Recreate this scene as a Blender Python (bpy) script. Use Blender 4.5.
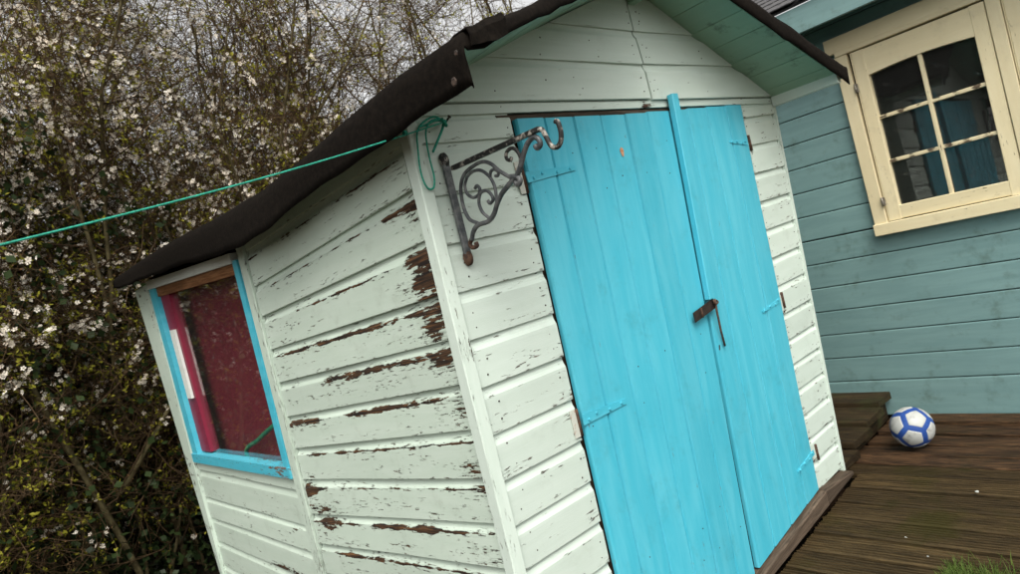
import bpy, math, random
import numpy as np
random.seed(7); rng = np.random.default_rng(11)
scn = bpy.context.scene
for o in list(bpy.data.objects): bpy.data.objects.remove(o)
col = scn.collection

# ------------------------------------------------------------------ camera
FP, SX, WP, EYE = 690.0, .246, .016, 1.25       # focal length in px of a 1020 px wide picture, roll, pitch, eye height
D = np.array([SX, 1, WP]); D /= np.linalg.norm(D)
Fv = np.array([763., -(SX*763+WP*FP), FP]); Fv /= np.linalg.norm(Fv)
Zc = -D; Xc = Fv; Yc = np.cross(Zc, Xc)
RC = np.array([Xc, Yc, Zc])                      # camera (x right, y down, z forward) -> world
CAM = np.array([0, 0, EYE])
def ray(px, py): return RC @ np.array([px-510, py-287, FP])
def onX(px, py, x): d = ray(px, py); return CAM + d*((x-CAM[0])/d[0])
def onY(px, py, y): d = ray(px, py); return CAM + d*((y-CAM[1])/d[1])
def onZ(px, py, z): d = ray(px, py); return CAM + d*((z-CAM[2])/d[2])
cam = bpy.data.cameras.new('camera'); co = bpy.data.objects.new('camera', cam); col.objects.link(co)
cam.sensor_width = 36; cam.lens = FP/1020*36; cam.clip_start = .05; cam.clip_end = 500
from mathutils import Matrix, Vector
M = RC @ np.diag([1, -1, -1])
m4 = Matrix.Identity(4)
for i in range(3):
    for j in range(3): m4[i][j] = M[i, j]
    m4[i][3] = CAM[i]
co.matrix_world = m4
cam.dof.use_dof = True; cam.dof.focus_distance = 2.1; cam.dof.aperture_fstop = 7.0
scn.camera = co

# ------------------------------------------------------------------ sky, sun, exposure
SUN_EL, SUN_AZ = math.radians(52), math.radians(215)     # azimuth of the sun, clockwise from +Y
w = bpy.data.worlds.new('World'); scn.world = w; w.use_nodes = True
nt = w.node_tree; bg = nt.nodes['Background']
sky = nt.nodes.new('ShaderNodeTexSky'); sky.sky_type = 'NISHITA'; sky.sun_disc = False
sky.sun_elevation = SUN_EL; sky.sun_rotation = SUN_AZ; sky.air_density = 1.0; sky.dust_density = 5.0; sky.ozone_density = 1.0
hs = nt.nodes.new('ShaderNodeHueSaturation'); hs.inputs['Saturation'].default_value = .12
wm = nt.nodes.new('ShaderNodeMix'); wm.data_type = 'RGBA'; wm.blend_type = 'MULTIPLY'; wm.inputs[0].default_value = 1; wm.inputs[7].default_value = (1, .985, .95, 1)
nt.links.new(sky.outputs[0], hs.inputs['Color']); nt.links.new(hs.outputs[0], wm.inputs[6]); nt.links.new(wm.outputs[2], bg.inputs['Color'])
bg.inputs['Strength'].default_value = .15
sl = bpy.data.lights.new('sun', 'SUN'); so = bpy.data.objects.new('sun', sl); col.objects.link(so)
sl.energy = .8; sl.angle = math.radians(25); sl.color = (1, .94, .84)
sd = Vector((math.sin(SUN_AZ)*math.cos(SUN_EL), math.cos(SUN_AZ)*math.cos(SUN_EL), math.sin(SUN_EL)))
so.rotation_euler = sd.to_track_quat('Z', 'Y').to_euler(); so.location = (0, -4, 8)
scn.view_settings.view_transform = 'Standard'; scn.view_settings.look = 'None'
scn.view_settings.gamma = 1; scn.view_settings.use_curve_mapping = False
scn.view_settings.exposure = 0.86
scn.render.engine = 'CYCLES'

# ------------------------------------------------------------------ helpers
WL = {}                                           # world location of each object made here
def link(o, parent=None, loc=(0, 0, 0)):
    col.objects.link(o); loc = np.array(loc, float); WL[o.name] = loc
    if parent is not None:
        o.parent = parent; o.location = loc - WL[parent.name]
    else: o.location = loc
    return o
def tag(o, label=None, cat=None, group=None, kind=None):
    if label: o['label'] = label
    if cat: o['category'] = cat
    if group: o['group'] = group
    if kind: o['kind'] = kind
    return o
def empty(name, loc, label=None, cat=None, group=None, kind=None):
    o = bpy.data.objects.new(name, None); o.empty_display_size = .1
    link(o, None, loc); return tag(o, label, cat, group, kind)
def mesh(name, V, Fs, mat, parent=None, uv=None, wear=None, smooth=False, attr=None, origin=None):
    V = np.asarray(V, float); c = V.mean(0) if origin is None else np.array(origin, float)
    me = bpy.data.meshes.new(name)
    if isinstance(Fs, np.ndarray):
        n, k = Fs.shape
        me.vertices.add(len(V)); me.vertices.foreach_set('co', (V-c).astype(np.float32).ravel())
        me.loops.add(n*k); me.loops.foreach_set('vertex_index', Fs.astype(np.int32).ravel())
        me.polygons.add(n); me.polygons.foreach_set('loop_start', np.arange(0, n*k, k, dtype=np.int32))
        me.update(calc_edges=True)
    else:
        me.from_pydata((V-c).tolist(), [], [list(map(int, f)) for f in Fs]); me.update()
    if uv is not None:
        li = np.zeros(len(me.loops), np.int32); me.loops.foreach_get('vertex_index', li)
        u = me.uv_layers.new(name='UVMap'); u.data.foreach_set('uv', np.asarray(uv, np.float32)[li].ravel())
    if wear is not None:
        a = me.attributes.new('wear', 'FLOAT', 'POINT'); a.data.foreach_set('value', np.asarray(wear, np.float32))
    if attr is not None:
        a = me.attributes.new('tint', 'FLOAT', 'POINT'); a.data.foreach_set('value', np.asarray(attr, np.float32))
    if smooth: me.polygons.foreach_set('use_smooth', np.ones(len(me.polygons), bool))
    me.materials.append(mat)
    o = bpy.data.objects.new(name, me); link(o, parent, c); return o
def vn(u, seed, f):                               # cheap smooth 1-D noise, about -1..1
    r = np.random.default_rng(int(seed*1000) % 99991); ph = r.uniform(0, 6.28, 4); fr = r.uniform(.6, 1.7, 4)*f
    return sum(np.sin(np.asarray(u)*q+p) for q, p in zip(fr, ph))/4
def loft(name, SA, SB, mat, parent=None, nu=2, wear=None, vpar=None, jit=0, jn=None, wob=0, wv=None, caps=True, smooth=False, uoff=None):
    """extrude between two matching closed sections; jit = bow along jn, wob = wobble of the whole section along wv"""
    SA = np.asarray(SA, float); SB = np.asarray(SB, float); k = len(SA); sd_ = random.random()*50
    us = np.linspace(0, 1, nu+1); L = np.linalg.norm(SB.mean(0)-SA.mean(0))
    per = np.concatenate([[0], np.cumsum(np.linalg.norm(np.diff(SA, axis=0), axis=1))])
    if uoff is None: uoff = random.random()*40
    V = []; UV = []; W = []
    for u in us:
        S = SA*(1-u)+SB*u
        if jit: S = S+np.array(jn)*float(vn(u*L, sd_, 5))*jit
        if wob: S = S+np.array(wv)*float(vn(u*L, sd_+3, 4))*wob
        V.append(S); UV.append(np.stack([np.full(k, uoff+u*L), per+uoff*.37], 1))
        if wear is not None: W.append([wear(u, vpar[i] if vpar is not None else per[i]) for i in range(k)])
    Fs = []
    for i in range(nu):
        for j in range(k):
            a = i*k+j; b = i*k+(j+1) % k; Fs.append((a, b, b+k, a+k))
    if caps: Fs.append(tuple(range(k-1, -1, -1))); Fs.append(tuple(nu*k+j for j in range(k)))
    return mesh(name, np.concatenate(V), Fs, mat, parent, np.concatenate(UV), np.concatenate(W) if W else None, smooth)
def sect(c, a, n, w_, t, bev=.003):               # bevelled rectangle: centre c, axes a (width) and n (thickness)
    a = np.array(a, float); n = np.array(n, float); c = np.array(c, float); h, q = w_/2, t/2; b = min(bev, h*.6, q*.6)
    pts = [(-h+b, -q), (h-b, -q), (h, -q+b), (h, q-b), (h-b, q), (-h+b, q), (-h, q-b), (-h, -q+b)]
    return [c+a*x+n*y for x, y in pts]
def bar(name, A, B, a, n, w_, t, mat, parent=None, nu=2, bev=.003, **k):
    return loft(name, sect(A, a, n, w_, t, bev), sect(B, a, n, w_, t, bev), mat, parent, nu, **k)
def quadprism(name, Q, n, t, mat, parent=None, uv=True):   # planar quad Q extruded by t along -n
    Q = np.asarray(Q, float); n = np.array(n, float)
    V = np.concatenate([Q, Q-n*t]); Fs = [(0, 1, 2, 3), (7, 6, 5, 4)]+[(i, i+4, (i+1) % 4+4, (i+1) % 4) for i in range(4)]
    e1 = Q[1]-Q[0]; e1 = e1/np.linalg.norm(e1); e2 = np.cross(n, e1); of = random.random()*20
    U = np.stack([(V-Q[0])@e1+of, (V-Q[0])@e2+of], 1)
    return mesh(name, V, Fs, mat, parent, U)
def catmull(P, n=8):
    P = [np.array(p, float) for p in P]; P = [2*P[0]-P[1]]+P+[2*P[-1]-P[-2]]; out = []
    for i in range(1, len(P)-2):
        for t in np.linspace(0, 1, n, endpoint=False):
            out.append(.5*((2*P[i])+(-P[i-1]+P[i+1])*t+(2*P[i-1]-5*P[i]+4*P[i+1]-P[i+2])*t*t+(-P[i-1]+3*P[i]-3*P[i+1]+P[i+2])*t**3))
    return np.array(out+[P[-2]])
def tube_data(P, r, k=6):
    P = np.asarray(P, float); n = len(P); r = np.broadcast_to(np.asarray(r, float), (n,))
    T = np.gradient(P, axis=0); T /= np.linalg.norm(T, axis=1)[:, None]+1e-9
    ref = np.array([.31, .52, .79]); V = []; nrm = np.cross(T[0], ref)
    for i in range(n):
        nrm = nrm-T[i]*(nrm@T[i]); nrm /= np.linalg.norm(nrm)+1e-9; b = np.cross(T[i], nrm)
        for j in range(k):
            a = 2*math.pi*j/k; V.append(P[i]+r[i]*(math.cos(a)*nrm+math.sin(a)*b))
    Fs = [(i*k+j, i*k+(j+1) % k, (i+1)*k+(j+1) % k, (i+1)*k+j) for i in range(n-1) for j in range(k)]
    Fs += [tuple(range(k-1, -1, -1)), tuple((n-1)*k+j for j in range(k))]
    return V, Fs
def tubes(name, lines, mat, parent=None, k=6):
    V, Fs = [], []
    for P, r in lines:
        v, f_ = tube_data(P, r, k); o = len(V); V += v; Fs += [tuple(i+o for i in q) for q in f_]
    return mesh(name, V, Fs, mat, parent, smooth=True)

# ------------------------------------------------------------------ materials
class NT:
    def __init__(s, name):
        s.m = bpy.data.materials.new(name); s.m.use_nodes = True; s.t = s.m.node_tree; s.b = s.t.nodes['Principled BSDF']
    def n(s, ty, **kw):
        x = s.t.nodes.new('ShaderNode'+ty)
        for k, v in kw.items():
            if k.startswith('_'): setattr(x, k[1:], v)
            else: s.set(x.inputs[int(k[1:]) if k[0] == 'i' and k[1:].isdigit() else k.replace('__', ' ')], v)
        return x
    def set(s, inp, v):
        if hasattr(v, 'is_linked') or isinstance(v, bpy.types.NodeSocket): s.t.links.new(v, inp)
        else: inp.default_value = v
    def math(s, op, a, b=0., c=None, clamp=False):
        x = s.n('Math', _operation=op, _use_clamp=clamp, i0=a, i1=b)
        if c is not None: s.set(x.inputs[2], c)
        return x.outputs[0]
    def sstep(s, v, lo, hi):
        x = s.n('MapRange', _interpolation_type='SMOOTHSTEP', i0=v, i1=lo, i2=hi); return x.outputs[0]
    def mix(s, fac, a, b, blend='MIX'):
        x = s.n('Mix', _data_type='RGBA', _blend_type=blend); s.set(x.inputs[0], fac); s.set(x.inputs[6], a); s.set(x.inputs[7], b); return x.outputs[2]
    def noise(s, vec, scale=5., detail=4., rough=.55, dist=0.):
        x = s.n('TexNoise', Scale=scale, Detail=detail, Roughness=rough, Distortion=dist); s.set(x.inputs['Vector'], vec); return x.outputs[0]
    def scale(s, vec, v3):
        x = s.n('VectorMath', _operation='MULTIPLY'); s.set(x.inputs[0], vec); x.inputs[1].default_value = v3; return x.outputs[0]
    def out(s, color=None, rough=None, bump=None, strength=.5, dist=.002, spec=.4):
        s.b.inputs['Specular IOR Level'].default_value = spec
        if color is not None: s.set(s.b.inputs['Base Color'], color)
        if rough is not None: s.set(s.b.inputs['Roughness'], rough)
        if bump is not None:
            b = s.n('Bump', Strength=strength, Distance=dist, Height=bump); s.t.links.new(b.outputs[0], s.b.inputs['Normal'])
        return s.m
def c4(r, g, b): return (r, g, b, 1)

def painted(name, paint, paint2, wood=(.007, .0033, .0014), wood2=(.17, .078, .026), base=0., amp=1.0, streak=.25, rough=.5, grime=(.10, .12, .07), grime_amt=.35, relief=.5, fleck=.0):
    s = NT(name); uv = s.n('UVMap').outputs[0]; pos = s.n('NewGeometry').outputs['Position']
    info = s.n('ObjectInfo').outputs['Random']
    wear = s.n('Attribute', _attribute_name='wear').outputs['Fac']
    nA = s.noise(s.scale(uv, (5, 34, 1)), 1., 7, .62, .4)
    nB = s.noise(s.scale(uv, (26, 120, 1)), 1., 5, .6)
    nC = s.noise(s.scale(uv, (60, 330, 1)), 1., 4, .6)
    v = s.math('ADD', s.math('ADD', wear, base), s.math('ADD', s.math('MULTIPLY', s.math('SUBTRACT', nA, .5), 1.25*amp), s.math('MULTIPLY', s.math('SUBTRACT', nB, .5), .9*amp)))
    msk = s.sstep(v, .49, .535)
    # small dark flecks and cracks along the grain
    fl = s.math('MULTIPLY', s.sstep(nB, .60-fleck*.12, .66-fleck*.12), s.sstep(s.math('ADD', nA, s.math('MULTIPLY', wear, .6)), .62-fleck*.14, .70-fleck*.10))
    msk = s.math('MAXIMUM', msk, s.math('MULTIPLY', fl, .85))
    big = s.noise(pos, 2.3, 4, .6); st = s.noise(s.scale(uv, (2.6, 22, 1)), 1., 6, .65, .5)
    pc = s.mix(s.math('MULTIPLY', s.sstep(st, .35, .7), streak), c4(*paint), c4(*paint2))
    pc = s.mix(s.math('MULTIPLY', s.sstep(big, .45, .8), .30), pc, c4(*[q*.82 for q in paint]))
    gr = s.math('MULTIPLY', s.sstep(s.noise(pos, 9., 6, .7), .52, .78), grime_amt)
    pc = s.mix(gr, pc, c4(*grime))
    edge = s.math('MULTIPLY', s.sstep(v, .36, .49), .28)
    pc = s.mix(edge, pc, c4(*[.5*p+.5*g for p, g in zip(paint, grime)]))
    hsv = s.n('HueSaturation', Color=pc, Value=s.math('ADD', s.math('MULTIPLY', info, .10), .95)); pc = hsv.outputs[0]
    wg = s.noise(s.scale(uv, (9, 160, 1)), 1., 6, .65, .6)
    wc = s.mix(s.sstep(wg, .40, .80), c4(*wood), c4(*wood2))
    colr = s.mix(msk, pc, wc)
    h = s.math('ADD', s.math('MULTIPLY', msk, -1.0), s.math('ADD', s.math('MULTIPLY', nC, .10), s.math('MULTIPLY', wg, .16)))
    h = s.math('ADD', h, s.math('MULTIPLY', s.sstep(v, .30, .49), .35))     # paint curls up round a bare patch
    return s.out(colr, s.math('ADD', s.math('MULTIPLY', msk, .4), rough), h, relief, .0035)

MINT = painted('mint_paint', (.475, .57, .49), (.555, .64, .57), amp=1.05, streak=.5, grime_amt=.22, relief=.9, fleck=.38)
MINT_FRONT = painted('mint_paint_front', (.525, .615, .55), (.595, .68, .625), wood=(.03, .014, .008), wood2=(.15, .07, .04), amp=.9, streak=.5, grime_amt=.14, relief=.75, fleck=.2)
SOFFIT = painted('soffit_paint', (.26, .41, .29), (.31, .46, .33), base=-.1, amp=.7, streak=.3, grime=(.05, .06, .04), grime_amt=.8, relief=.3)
BLUE = painted('turquoise_paint', (.055, .41, .54), (.14, .52, .63), wood=(.10, .05, .03), wood2=(.35, .2, .12), base=-.10, amp=.85, streak=.45, rough=.42, grime=(.05, .27, .33), grime_amt=.5, relief=.35)
TEAL = painted('teal_paint', (.15, .26, .26), (.195, .32, .315), wood=(.06, .05, .035), wood2=(.14, .12, .09), base=-.05, amp=.85, streak=.7, rough=.5, grime=(.07, .11, .085), grime_amt=.6, relief=.45)
CREAM = painted('cream_paint', (.66, .57, .36), (.74, .66, .45), wood=(.06, .04, .025), wood2=(.22, .16, .10), base=-.06, amp=.85, streak=.5, rough=.5, grime=(.30, .25, .15), grime_amt=.3, relief=.4)
REDP2 = painted('maroon_paint', (.17, .007, .022), (.21, .011, .03), base=-.1, amp=.7, streak=.4, rough=.6, grime=(.05, .006, .01), grime_amt=.5)
REDP = painted('crimson_paint', (.19, .010, .034), (.24, .018, .046), base=-.1, amp=.7, streak=.4, rough=.45, grime=(.12, .01, .02), grime_amt=.3)
WHITEP = painted('white_paint', (.62, .66, .62), (.72, .75, .72), base=-.05, amp=.8, streak=.4, grime=(.3, .3, .25))

def wood(name, c1, c2, moss=None, rough=.75, g=(7, 90, 1), bump=.6, con=(.36, .68)):
    s = NT(name); uv = s.n('UVMap').outputs[0]; pos = s.n('NewGeometry').outputs['Position']; info = s.n('ObjectInfo').outputs['Random']
    n1 = s.noise(s.scale(uv, g), 1., 7, .68, .8); n2 = s.noise(s.scale(uv, (1.3, 9, 1)), 1., 4, .6); n3 = s.noise(pos, 3.1, 5, .65)
    n4 = s.noise(s.scale(uv, (30, 420, 1)), 1., 3, .6)
    cc = s.mix(s.sstep(n1, *con), c4(*c1), c4(*c2))
    cc = s.mix(s.math('MULTIPLY', s.sstep(n2, .4, .7), .55), cc, c4(*[q*.45 for q in c1]))
    cc = s.mix(s.math('MULTIPLY', s.sstep(n4, .55, .75), .35), cc, c4(*[q*1.5 for q in c2]))
    if moss: cc = s.mix(s.math('MULTIPLY', s.sstep(n3, .50, .70), .75), cc, c4(*moss))
    hsv = s.n('HueSaturation', Color=cc, Value=s.math('ADD', s.math('MULTIPLY', info, .5), .72))
    return s.out(hsv.outputs[0], s.math('ADD', s.math('MULTIPLY', n2, .3), rough-.2), s.math('ADD', n1, s.math('MULTIPLY', n4, .4)), bump, .006, .16)
DECK = wood('deck_wood', (.014, .009, .0038), (.098, .064, .027), moss=(.030, .026, .004), rough=.75, bump=.5, con=(.2, .85))
DECKRED = wood('weathered_deck_wood', (.011, .006, .003), (.105, .056, .026), moss=(.022, .016, .006), rough=.75, bump=.9)
STEPW = wood('step_wood', (.010, .0065, .003), (.060, .040, .018), moss=(.03, .034, .011), rough=.75)
BAREW = wood('bare_wood', (.055, .040, .028), (.15, .11, .08), rough=.8, bump=.5)
BROWNW = wood('brown_wood', (.14, .06, .025), (.30, .15, .07), rough=.7)
DARKW = wood('dark_sheathing', (.018, .010, .006), (.05, .028, .015), rough=.9)

def simple(name, c1, c2, scale=20., rough=.8, bump=.3, dist=.003, metal=0., lo=.35, hi=.65, detail=5, spec=.3):
    s = NT(name); pos = s.n('TexCoord').outputs['Object']; n = s.noise(pos, scale, detail, .62); n2 = s.noise(pos, scale*6, 3, .6)
    s.b.inputs['Metallic'].default_value = metal
    return s.out(s.mix(s.sstep(n, lo, hi), c4(*c1), c4(*c2)), rough, s.math('ADD', n, s.math('MULTIPLY', n2, .6)), bump, dist, spec)
FELT = simple('roofing_felt', (.0055, .0046, .0038), (.012, .0095, .0075), 60, .97, .45, .002, lo=.3, hi=.8, detail=8, spec=.05)
IRON = simple('worn_iron', (.055, .062, .068), (.16, .165, .165), 40, .45, .4, .002, .15, .35, .7)
IRONPALE = simple('flaking_iron', (.022, .022, .022), (.36, .34, .30), 55, .6, .6, .002, .1, .50, .66)
RUST = simple('rusty_iron', (.045, .028, .022), (.12, .066, .042), 60, .8, .5, .002, .2)
DARKRUST = simple('dark_rusty_plate', (.020, .016, .014), (.045, .032, .027), 45, .65, .4, .002, .3)
PALEMETAL = simple('painted_hinge_plate', (.50, .52, .46), (.32, .15, .08), 70, .6, .4, .002, 0, .55, .66)
STEEL = simple('window_hinge_steel', (.16, .14, .11), (.3, .28, .24), 40, .4, .2, .001, .6)
TWINE = simple('green_twine', (.012, .19, .13), (.03, .38, .27), 240, .6, .4, .001)
HOSE = simple('green_hose', (.01, .20, .10), (.02, .28, .15), 40, .4, .1)
NAILM = simple('nail_head', (.02, .016, .014), (.06, .04, .03), 90, .7, .2)
SHINGLE = simple('grey_shingle', (.045, .045, .048), (.10, .098, .10), 25, .9, .6, .004)
INTERIOR = simple('dark_interior', (.035, .03, .026), (.06, .052, .045), 4, .9, .1)
BALLBLUE = simple('blue_seam', (.018, .055, .23), (.025, .075, .29), 30, .45, .1, .001)
BALLSILVER = simple('silver_panel', (.16, .155, .14), (.42, .43, .41), 14, .42, .25, .001, lo=.28, hi=.5)
SOIL = simple('soil', (.020, .015, .009), (.06, .045, .025), 6, .95, .8, .03)
def glass(name, spots=.0, gl=(.95, .97, .96)):
    s = NT(name); t = s.t; pos = s.n('TexCoord').outputs['Object']
    bf = s.n('NewGeometry').outputs['Backfacing']
    fr = s.n('Fresnel', IOR=s.math('ADD', s.math('MULTIPLY', bf, 1/1.48-1.48), 1.48)).outputs[0]
    gb = s.n('BsdfGlossy', Roughness=.012); gb.inputs['Color'].default_value = c4(1, 1, 1)
    tb = s.n('BsdfTransparent'); tb.inputs['Color'].default_value = c4(*gl)
    mx = s.n('MixShader'); s.set(mx.inputs[0], fr); t.links.new(tb.outputs[0], mx.inputs[1]); t.links.new(gb.outputs[0], mx.inputs[2])
    df = s.n('BsdfDiffuse'); df.inputs['Color'].default_value = c4(.42, .42, .40)
    n = s.noise(pos, 24., 5, .7); dirt = s.math('ADD', s.math('MULTIPLY', s.sstep(n, .58, .74), spots), .015)
    m2 = s.n('MixShader'); s.set(m2.inputs[0], dirt); t.links.new(mx.outputs[0], m2.inputs[1]); t.links.new(df.outputs[0], m2.inputs[2])
    t.links.new(m2.outputs[0], t.nodes['Material Output'].inputs[0]); return s.m
GLASS_S = glass('dusty_glass', .16); GLASS_B = glass('old_glass', .05)

def leafmat(name, ca, cb, trans=.25, rough=.55):
    s = NT(name); a = s.n('Attribute', _attribute_name='tint').outputs['Fac']
    cc = s.mix(a, c4(*ca), c4(*cb)); s.out(cc, rough, spec=.12)
    tr = s.n('BsdfTranslucent'); s.set(tr.inputs['Color'], cc); mx = s.n('MixShader'); mx.inputs[0].default_value = trans
    s.t.links.new(s.b.outputs[0], mx.inputs[1]); s.t.links.new(tr.outputs[0], mx.inputs[2]); s.t.links.new(mx.outputs[0], s.t.nodes['Material Output'].inputs[0]); return s.m
PETAL = leafmat('blossom_petal', (.80, .70, .57), (.90, .86, .77), .4)
SPRING = leafmat('spring_leaf', (.17, .18, .018), (.38, .35, .045), .45)
COPPER = leafmat('copper_bud', (.15, .075, .03), (.30, .18, .085), .3)
IVY = leafmat('shade_dark_ivy_leaf', (.012, .022, .008), (.035, .055, .018), .1, .4)  # leaf colour kept low so the hedge's shaded inside reads dark
TWIGM = leafmat('twig_bark', (.030, .018, .010), (.12, .080, .042), .0, .85)
BARK = simple('mossy_bark', (.05, .040, .020), (.12, .10, .05), 18, .9, .7, .006, spec=.1)
GRASSM = leafmat('grass_blade', (.05, .085, .016), (.12, .17, .035), .3)

# ------------------------------------------------------------------ ground
def deck_z(x): return min(0., .108*(x-3.03))-.006
gx = np.concatenate([[-200, -60, -20], np.linspace(-8, 12, 41), [20, 60, 200]]); gy = gx.copy()
GV = []; 
for y in gy:
    for x in gx: GV.append((x, y, -.34+.03*math.sin(x*2.1+y)*math.cos(y*1.7)))
n_ = len(gx); GF = [(j*n_+i, j*n_+i+1, (j+1)*n_+i+1, (j+1)*n_+i) for j in range(n_-1) for i in range(n_-1)]
tag(mesh('ground', GV, GF, SOIL, smooth=True), kind='structure')

# ------------------------------------------------------------------ decking
deck = empty('deck', (2.8, .8, -.02), kind='structure')
xw = 3.905; widths = []
x = 3.905
k = 0
while x > 1.2:
    wd = .125 if k < 4 else .118
    xc = x-wd/2; far = k < 5
    t = .026; pts = [(-wd/2, -t), (-wd/2, -.004)]
    if far:
        pts += [(-wd/2+.005, 0), (wd/2-.005, 0)]
    else:
        g = 7
        for i in range(g):
            a = -wd/2+.004+(wd-.008)*i/g; b = (wd-.008)/g
            pts += [(a+b*.10, 0), (a+b*.42, 0), (a+b*.54, -.0085), (a+b*.96, -.0085)]
        pts += [(wd/2-.004, 0)]
    pts += [(wd/2, -.004), (wd/2, -t)]
    y1 = 1.60 if xc > 3.1 else 1.475
    y0 = -.9
    z0 = deck_z(xc); sl_ = .108 if xc < 3.03 else 0
    dz0 = dz1 = 0
    if k == 2: dz0, dz1 = -.004, -.008
    if k == 3: dz0, dz1 = .035, -.012      # sprung board that leaves a gap
    if k == 0: dz0, dz1 = .028, .018
    if k == 1: dz0, dz1 = .010, .004
    jt = [random.uniform(-.005, .005) for _ in range(2)]
    SA = [(xc+a, y0, z0+b+a*sl_+dz0+jt[0]) for a, b in pts]; SB = [(xc+a, y1-random.uniform(0, .01), z0+b+a*sl_+dz1+jt[1]) for a, b in pts]
    loft('board', SA, SB, DECKRED if far else DECK, deck, 40, jit=.0035 if not far else .006, jn=(0, 0, 1), wob=.003, wv=(1, 0, 0))
    x -= wd+(.011 if not far else (.034 if k == 2 else .012))
    k += 1
for yj in (-.6, .2, 1.0, 1.44):
    bar('joist', (1.1, yj, -.26), (3.9, yj, -.10), (0, 1, 0), (0, 0, 1), .05, .1, STEPW, deck)
# raised boards in the gap between shed and summerhouse
step = empty('wooden_platform', (3.5, 2.2, 0), 'low dark mossy timber platform in the gap between shed and teal summerhouse', 'platform')
xs = [3.925, 3.74, 3.50, 3.27, 3.075]; zs = [.132, .100, .070, .035]
for i in range(4):
    xa, xb_ = xs[i]-.006, xs[i+1]+.006; zc = zs[i]; ye = 1.60-.022*i
    S = lambda y: [(xb_, y, zc-.035), (xa, y, zc-.035), (xa, y, zc-.004), (xa-.006, y, zc+.004), (xb_+.006, y, zc-.004), (xb_, y, zc-.010)]
    loft('board', S(ye), S(3.4), STEPW, step, 20, jit=.004, jn=(0, 0, 1))
loft('riser', [(3.92, 1.640, .09), (3.92, 1.665, .09), (3.92, 1.665, -.02), (3.92, 1.640, -.02)], [(3.09, 1.575, -.002), (3.09, 1.60, -.002), (3.09, 1.60, -.03), (3.09, 1.575, -.03)], STEPW, step, 8)

# ------------------------------------------------------------------ garden shed
YF, XL = 1.516, 1.106
shed = empty('garden_shed', (2.15, 3.0, -.1), 'pale mint clapboard shed with turquoise double doors and sagging black felt roof', 'shed')
UPZ = np.array([0, 0, 1.])
PROF = [(0, -.016), (0, -.001), (.012, 0), (.25, 0), (.5, .0), (.70, 0), (.765, -.0005), (.80, -.003), (.85, -.0062), (.91, -.0084), (1.0, -.0094), (1.09, -.0096), (1.09, -.016)]
def shiplap(parent, A0, A1, B0, B1, nrm, mat, nu=24, wear=None, jit=.0012, lean=0.):
    """board from edge A (bottom A0, top A1) to edge B (bottom B0, top B1) with outward normal nrm"""
    A0, A1, B0, B1, nr = [np.array(q, float) for q in (A0, A1, B0, B1, nrm)]
    lo, hi = random.uniform(-.0015, .0015), random.uniform(-.0015, .0015)
    SA = [A0+(A1-A0)*v+nr*(d+lo) for v, d in PROF]; SB = [B0+(B1-B0)*v+nr*(d+hi) for v, d in PROF]
    return loft('board', SA, SB, mat, parent, nu, wear=wear or (lambda u, v: 0.), vpar=[v for v, d in PROF], jit=jit, jn=nr, smooth=False)
def gauss(x, c, s): return math.exp(-((x-c)/s)**2)
def boxs(u, a, b, s=.03): 
    f = lambda t: 1/(1+math.exp(-max(-60, min(60, t)))); return f((u-a)/s*3)*f((b-u)/s*3)

# --- front wall
fw = quadprism('front_wall', [(1.12, YF+.018, -.2), (3.03, YF+.018, -.08), (3.18, YF+.018, 1.765), (1.12, YF+.018, 1.765)], (0, -1, 0), .012, DARKW, shed)
def doorL(z): return 1.478+(z-.8)*.027
def doorR(z): return 2.755+.072*z
def cornR(z): return 3.03+.093*z
fn = (0, -1, 0)
def frontwear(du):
    sd0 = random.random()*9
    def f(u, v):
        e = .10+.16*gauss(u, 1 if du > 0 else 0, .10)+.10*gauss(u, 0 if du > 0 else 1, .08)
        return e-.06+.24*gauss(v, .02, .05)+.10*gauss(v, .76, .04)+.05*math.sin(u*9+sd0)
    return f
JL = [1.733, 1.657, 1.511, 1.374, 1.238, 1.103, .968, .835, .705, .577, .452, .325, .2, .07, -.06, -.18]
for a, b in zip(JL[:-1], JL[1:]):
    shiplap(fw, (1.128, YF, b), (1.128, YF, a), (doorL(b)-.012, YF, b+.004), (doorL(a)-.012, YF, a+.004), fn, MINT_FRONT, 30, frontwear(1))
JR = [1.738, 1.680, 1.556, 1.431, 1.304, 1.178, 1.052, .927, .803, .690, .582, .470, .357, .250, .150, .03]
for a, b in zip(JR[:-1], JR[1:]):
    shiplap(fw, (doorR(b)+.014, YF, b), (doorR(a)+.014, YF, a), (cornR(b), YF, b+.012), (cornR(a), YF, a+.012), fn, MINT_FRONT, 24, frontwear(-1))
# narrow head board over the doors
shiplap(fw, (1.115, YF-.002, 1.735), (1.115, YF-.002, 1.776), (3.19, YF-.002, 1.742), (3.19, YF-.002, 1.772), fn, MINT_FRONT, 60, lambda u, v: -.02+.55*gauss(u, .52, .02)+.1*gauss(v, 0, .2))
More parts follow.
